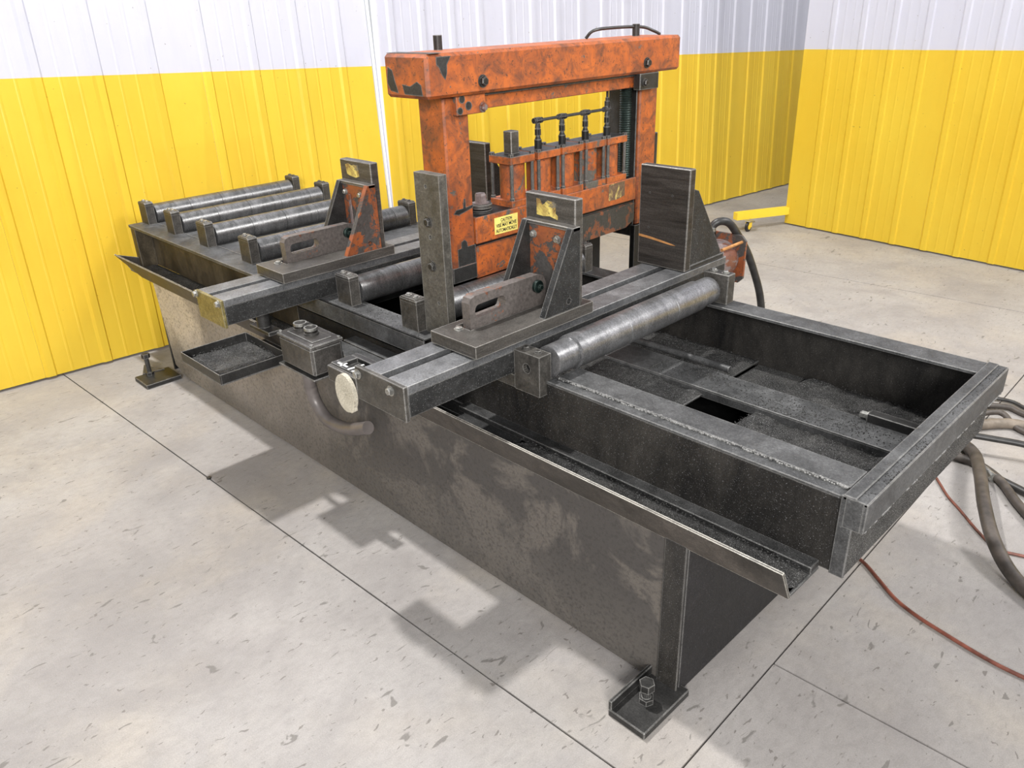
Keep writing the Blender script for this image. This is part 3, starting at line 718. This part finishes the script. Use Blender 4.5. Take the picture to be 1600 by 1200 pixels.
# ------------------------------------------------------------------ push button box with conduit
t = thing('push_button_box', 'dark enamelled push button box with two buttons hung before the trough', 'control box', (-1.4, -.11, .55))
bx = box('box_body', (-1.500, -1.297, -.170, -.053, .552, .650), m_box, t, .008)
box('mounting_plate', (-1.512, -1.290, -.178, -.050, .543, .549), m_dark, t)
box('mounting_arm', (-1.48, -1.32, -.053, -.040, .52, .60), m_dark, t)
box('box_lid', (-1.503, -1.294, -.173, -.050, .648, .660), m_box, t, .003)
box('lid_panel', (-1.475, -1.322, -.148, -.076, .660, .663), m_box, t, .001)
for x in (-1.455, -1.390):
    b_ = lathe('push_button', 'z', (x, -.108), [(.663, .024), (.668, .024), (.669, .021), (.684, .021)], m_boltd, t, 24)
    bm = bmesh.new(); o2 = circ((x, -.108), .0225, 24); i2 = circ((x, -.108), .018, 24); bprism(bm, 'z', o2, .678, .687, [i2]); finish('button_ring', bm, m_bolt, b_)
for x in (-1.493, -1.304):
    for y_ in (-.162, -.061): cyl('lid_screw', 'z', (x, y_), .0055, .660, .664, m_bolt, t, 10)
tube('conduit', [(-1.45, -.11, .55), (-1.45, -.11, .49), (-1.455, -.105, .44), (-1.44, -.10, .385), (-1.38, -.10, .345), (-1.28, -.10, .35), (-1.20, -.10, .375), (-1.14, -.095, .40)], .022, m_conduit, t, 16, 6)
tube('cable_loop', [(-1.62, -.02, .50), (-1.60, -.07, .475), (-1.55, -.09, .47), (-1.48, -.09, .485)], .006, m_rubber, t, 8, 5)
tube('cable_loop', [(-1.64, -.02, .51), (-1.61, -.08, .488), (-1.55, -.10, .484), (-1.48, -.10, .50)], .006, m_rubber, t, 8, 5)

# ------------------------------------------------------------------ chip tray
t = thing('chip_tray', 'shallow rectangular steel tray of chips jutting out under the rear slide', 'tray', (-1.85, -.16, .456))
tx0, tx1, ty0, ty1 = -2.005, -1.690, -.315, -.052
boxes('tray_rim', [(tx0, tx1, ty0, ty0+.003, .455, .492), (tx1-.003, tx1, ty0, ty1, .455, .492), (tx0, tx0+.003, ty0, ty1, .455, .492), (tx0, tx1, ty1-.003, ty1, .455, .492)], m_dark, t, .0006)
box('tray_bottom', (tx0, tx1, ty0, ty1, .452, .456), m_dark, t, .0005)
box('tray_bracket', (tx0+.05, tx1-.05, ty1, -.003, .452, .462), m_dark, t)
chip_bed('metal_chips', 'matted black chips lying in the shallow jutting tray', tx0+.004, tx1-.004, ty0+.004, ty1-.004, .457, .016, 16000, 5)

# ------------------------------------------------------------------ rusty drum guard at the slide end
t = thing('drum_guard', 'rusty brown drum between two cut corner plates behind the fixed jaw', 'hydraulic motor', (-.755, 1.27, .71))
def octo(c, w, h, k): return [(c[0]-w+k, c[1]-h), (c[0]+w-k, c[1]-h), (c[0]+w, c[1]-h+k), (c[0]+w, c[1]+h-k), (c[0]+w-k, c[1]+h), (c[0]-w+k, c[1]+h), (c[0]-w, c[1]+h-k), (c[0]-w, c[1]-h+k)]
prism('guard_plate', 'y', octo((-.765, .708), .085, .085, .022), 1.196, 1.204, m_rustbrown, t)
prism('guard_plate', 'y', octo((-.752, .712), .086, .092, .020), 1.340, 1.350, m_rusty, t)
lathe('drum', 'y', (-.758, .708), [(1.204, .066), (1.23, .078), (1.31, .078), (1.34, .068)], m_rustbrown, t, 32)
cyl('tie_bar', 'y', (-.683, .780), .006, 1.2, 1.345, m_streak, t, 10)
box('motor_neck', (-.80, -.72, 1.186, 1.200, .68, .74), m_dark, t)
# hose above the guard
t = thing('hydraulic_hose', 'black hydraulic hose arching from the rusty drum down to the floor', 'hose', (-.85, 1.5, .8))
cyl('hose_fitting', 'z', (-.775, 1.262), .022, .765, .825, m_black, t, 12)
lathe('hose_clamp', 'z', (-.775, 1.262), [(.822, .016), (.825, .021), (.837, .021), (.840, .016)], m_bolt, t, 14)
tube('hose', [(-.775, 1.262, .80), (-.772, 1.268, .838), (-.755, 1.285, .858), (-.735, 1.32, .850), (-.72, 1.36, .805), (-.70, 1.42, .718), (-.69, 1.48, .615), (-.687, 1.53, .522), (-.69, 1.57, .42), (-.70, 1.62, .25), (-.71, 1.66, .10), (-.70, 1.72, .022), (-.64, 1.80, .016)], .015, m_rubber, t, 12, 6)
tube('wire_tie', [(-.80, 1.25, .845), (-.795, 1.235, .82), (-.785, 1.23, .78)], .004, m_bolt, t, 8, 5)

# ------------------------------------------------------------------ hoses and cables on the floor
def hose(name, label, pts, r, mat, cat='hose', grp='hoses on the floor'):
    o = tube(name, pts, r, mat, None, 12, 8); tag(o, label, cat, grp); return o
hose('floor_hose', 'thick dark hose curving forward past the front corner on the right', [(.06, 1.80, .022), (.16, 1.69, .045), (.235, 1.50, .075), (.315, 1.28, .085), (.40, 1.12, .06), (.50, 1.02, .028), (.66, .93, .022), (.9, .85, .022)], .0215, m_rubberd)
hose('floor_hose', 'brown hose running right from under the machine below the thick hose', [(.0, 1.66, .018), (.09, 1.665, .018), (.18, 1.665, .018), (.28, 1.60, .018), (.38, 1.47, .018), (.50, 1.35, .018), (.7, 1.25, .018)], .016, m_rubberd)
hose('floor_hose', 'dark hose crossing above the others just below the end cap', [(-.02, 1.72, .05), (.10, 1.75, .075), (.20, 1.79, .075), (.31, 1.83, .07), (.5, 1.88, .05), (.8, 1.9, .02)], .012, m_rubber)
hose('floor_hose', 'black hose with a pale steel ferrule lying on the right', [(.05, 1.86, .016), (.12, 1.76, .016), (.20, 1.64, .016), (.27, 1.61, .016), (.37, 1.575, .016), (.55, 1.5, .016)], .014, m_rubber)
o = cyl('hose_ferrule', 'x', (0, 0), .017, -.05, .05, m_bolt, None, 12); o.location = (.225, 1.632, .018); o.rotation_euler = (0, 0, -.75); tag(o, 'short pale ferrule crimped on the black hose', 'ferrule')
hose('floor_hose', 'pale grey hose behind, leaving the far corner of the front box', [(.0, 1.90, .02), (.08, 1.97, .02), (.15, 2.05, .02), (.22, 2.09, .02), (.5, 2.16, .02), (.9, 2.2, .02)], .021, m_rubberg)
hose('floor_hose', 'dark hose in the bundle nearest the upper right, lying flat', [(-.02, 2.12, .014), (.06, 2.20, .014), (.13, 2.24, .014), (.22, 2.21, .014), (.5, 2.16, .05), (.9, 2.1, .02)], .012, m_rubberd)
hose('floor_hose', 'thin black hose looping at the back of the hose bundle', [(-.05, 2.18, .012), (.03, 2.28, .012), (.12, 2.31, .012), (.24, 2.27, .012), (.6, 2.3, .012)], .008, m_rubber)
hose('floor_hose', 'short hose with pale fitting poking out below the end cap corner', [(.0, 2.04, .03), (.06, 2.05, .03), (.10, 2.10, .035), (.14, 2.125, .03), (.22, 2.06, .014), (.4, 2.0, .014)], .012, m_rubberd)
hose('floor_cable', 'orange red cable sweeping from the front box corner to the right edge', [(.06, .86, .007), (.128, .831, .007), (.19, .785, .007), (.261, .732, .007), (.33, .702, .007), (.401, .684, .007), (.522, .66, .007), (.614, .655, .007), (.85, .66, .007)], .0055, m_copper, 'cable', 'cables on the floor')
hose('floor_cable', 'thin red brown cable passing under the thick dark hose', [(.06, 1.55, .006), (.125, 1.463, .006), (.18, 1.39, .006), (.236, 1.334, .006), (.325, 1.241, .006), (.399, 1.184, .006), (.47, 1.20, .006), (.7, 1.28, .006)], .0045, m_copper, 'cable', 'cables on the floor')
o = cyl('dark_plug', 'z', (0, 0), .009, 0, .006, m_rubber, None, 12); o.location = (-1.906, -.352, .0); tag(o, 'small round black plug lying on the concrete floor joint', 'plug')

# ------------------------------------------------------------------ yellow caster leg of the partition
t = thing('caster_leg', 'yellow square tube outrigger with a small swivel caster by the wall', 'caster leg', (-2.19, 4.1, 0))
a = Vector((-2.315, 4.125, 0)); b_ = Vector((-2.06, 4.62, 0)); dd = (b_-a).normalized(); nn2 = Vector((-dd.y, dd.x, 0))
bm = bmesh.new(); vs = []
for p in (a, b_):
    for s_, z in ((-.028, .080), (.028, .080), (.028, .135), (-.028, .135)): vs.append(bm.verts.new(p+nn2*s_+Vector((0, 0, z))))
for f in ((0, 1, 2, 3), (7, 6, 5, 4), (0, 4, 5, 1), (1, 5, 6, 2), (2, 6, 7, 3), (3, 7, 4, 0)): bm.faces.new([vs[i] for i in f])
finish('outrigger_tube', bm, m_caster, t)
wc = Vector((-2.215, 4.16, .0))
box('swivel_plate', (wc.x-.03, wc.x+.03, wc.y-.03, wc.y+.03, .076, .082), m_bolt, t)
box('caster_fork', (wc.x-.018, wc.x-.013, wc.y-.02, wc.y+.02, .03, .077), m_caster, t); box('caster_fork', (wc.x+.013, wc.x+.018, wc.y-.02, wc.y+.02, .03, .077), m_caster, t)
wh = lathe('caster_wheel', 'x', (wc.y-.005, .037), [(wc.x-.012, .031), (wc.x-.009, .037), (wc.x+.009, .037), (wc.x+.012, .031)], m_rubber, t, 22)
cyl('wheel_hub', 'x', (wc.y-.005, .037), .022, wc.x-.0125, wc.x+.0125, m_caster, wh, 16)
box('brake_lever', (wc.x-.01, wc.x+.012, wc.y+.03, wc.y+.075, .058, .064), m_bolt, t)
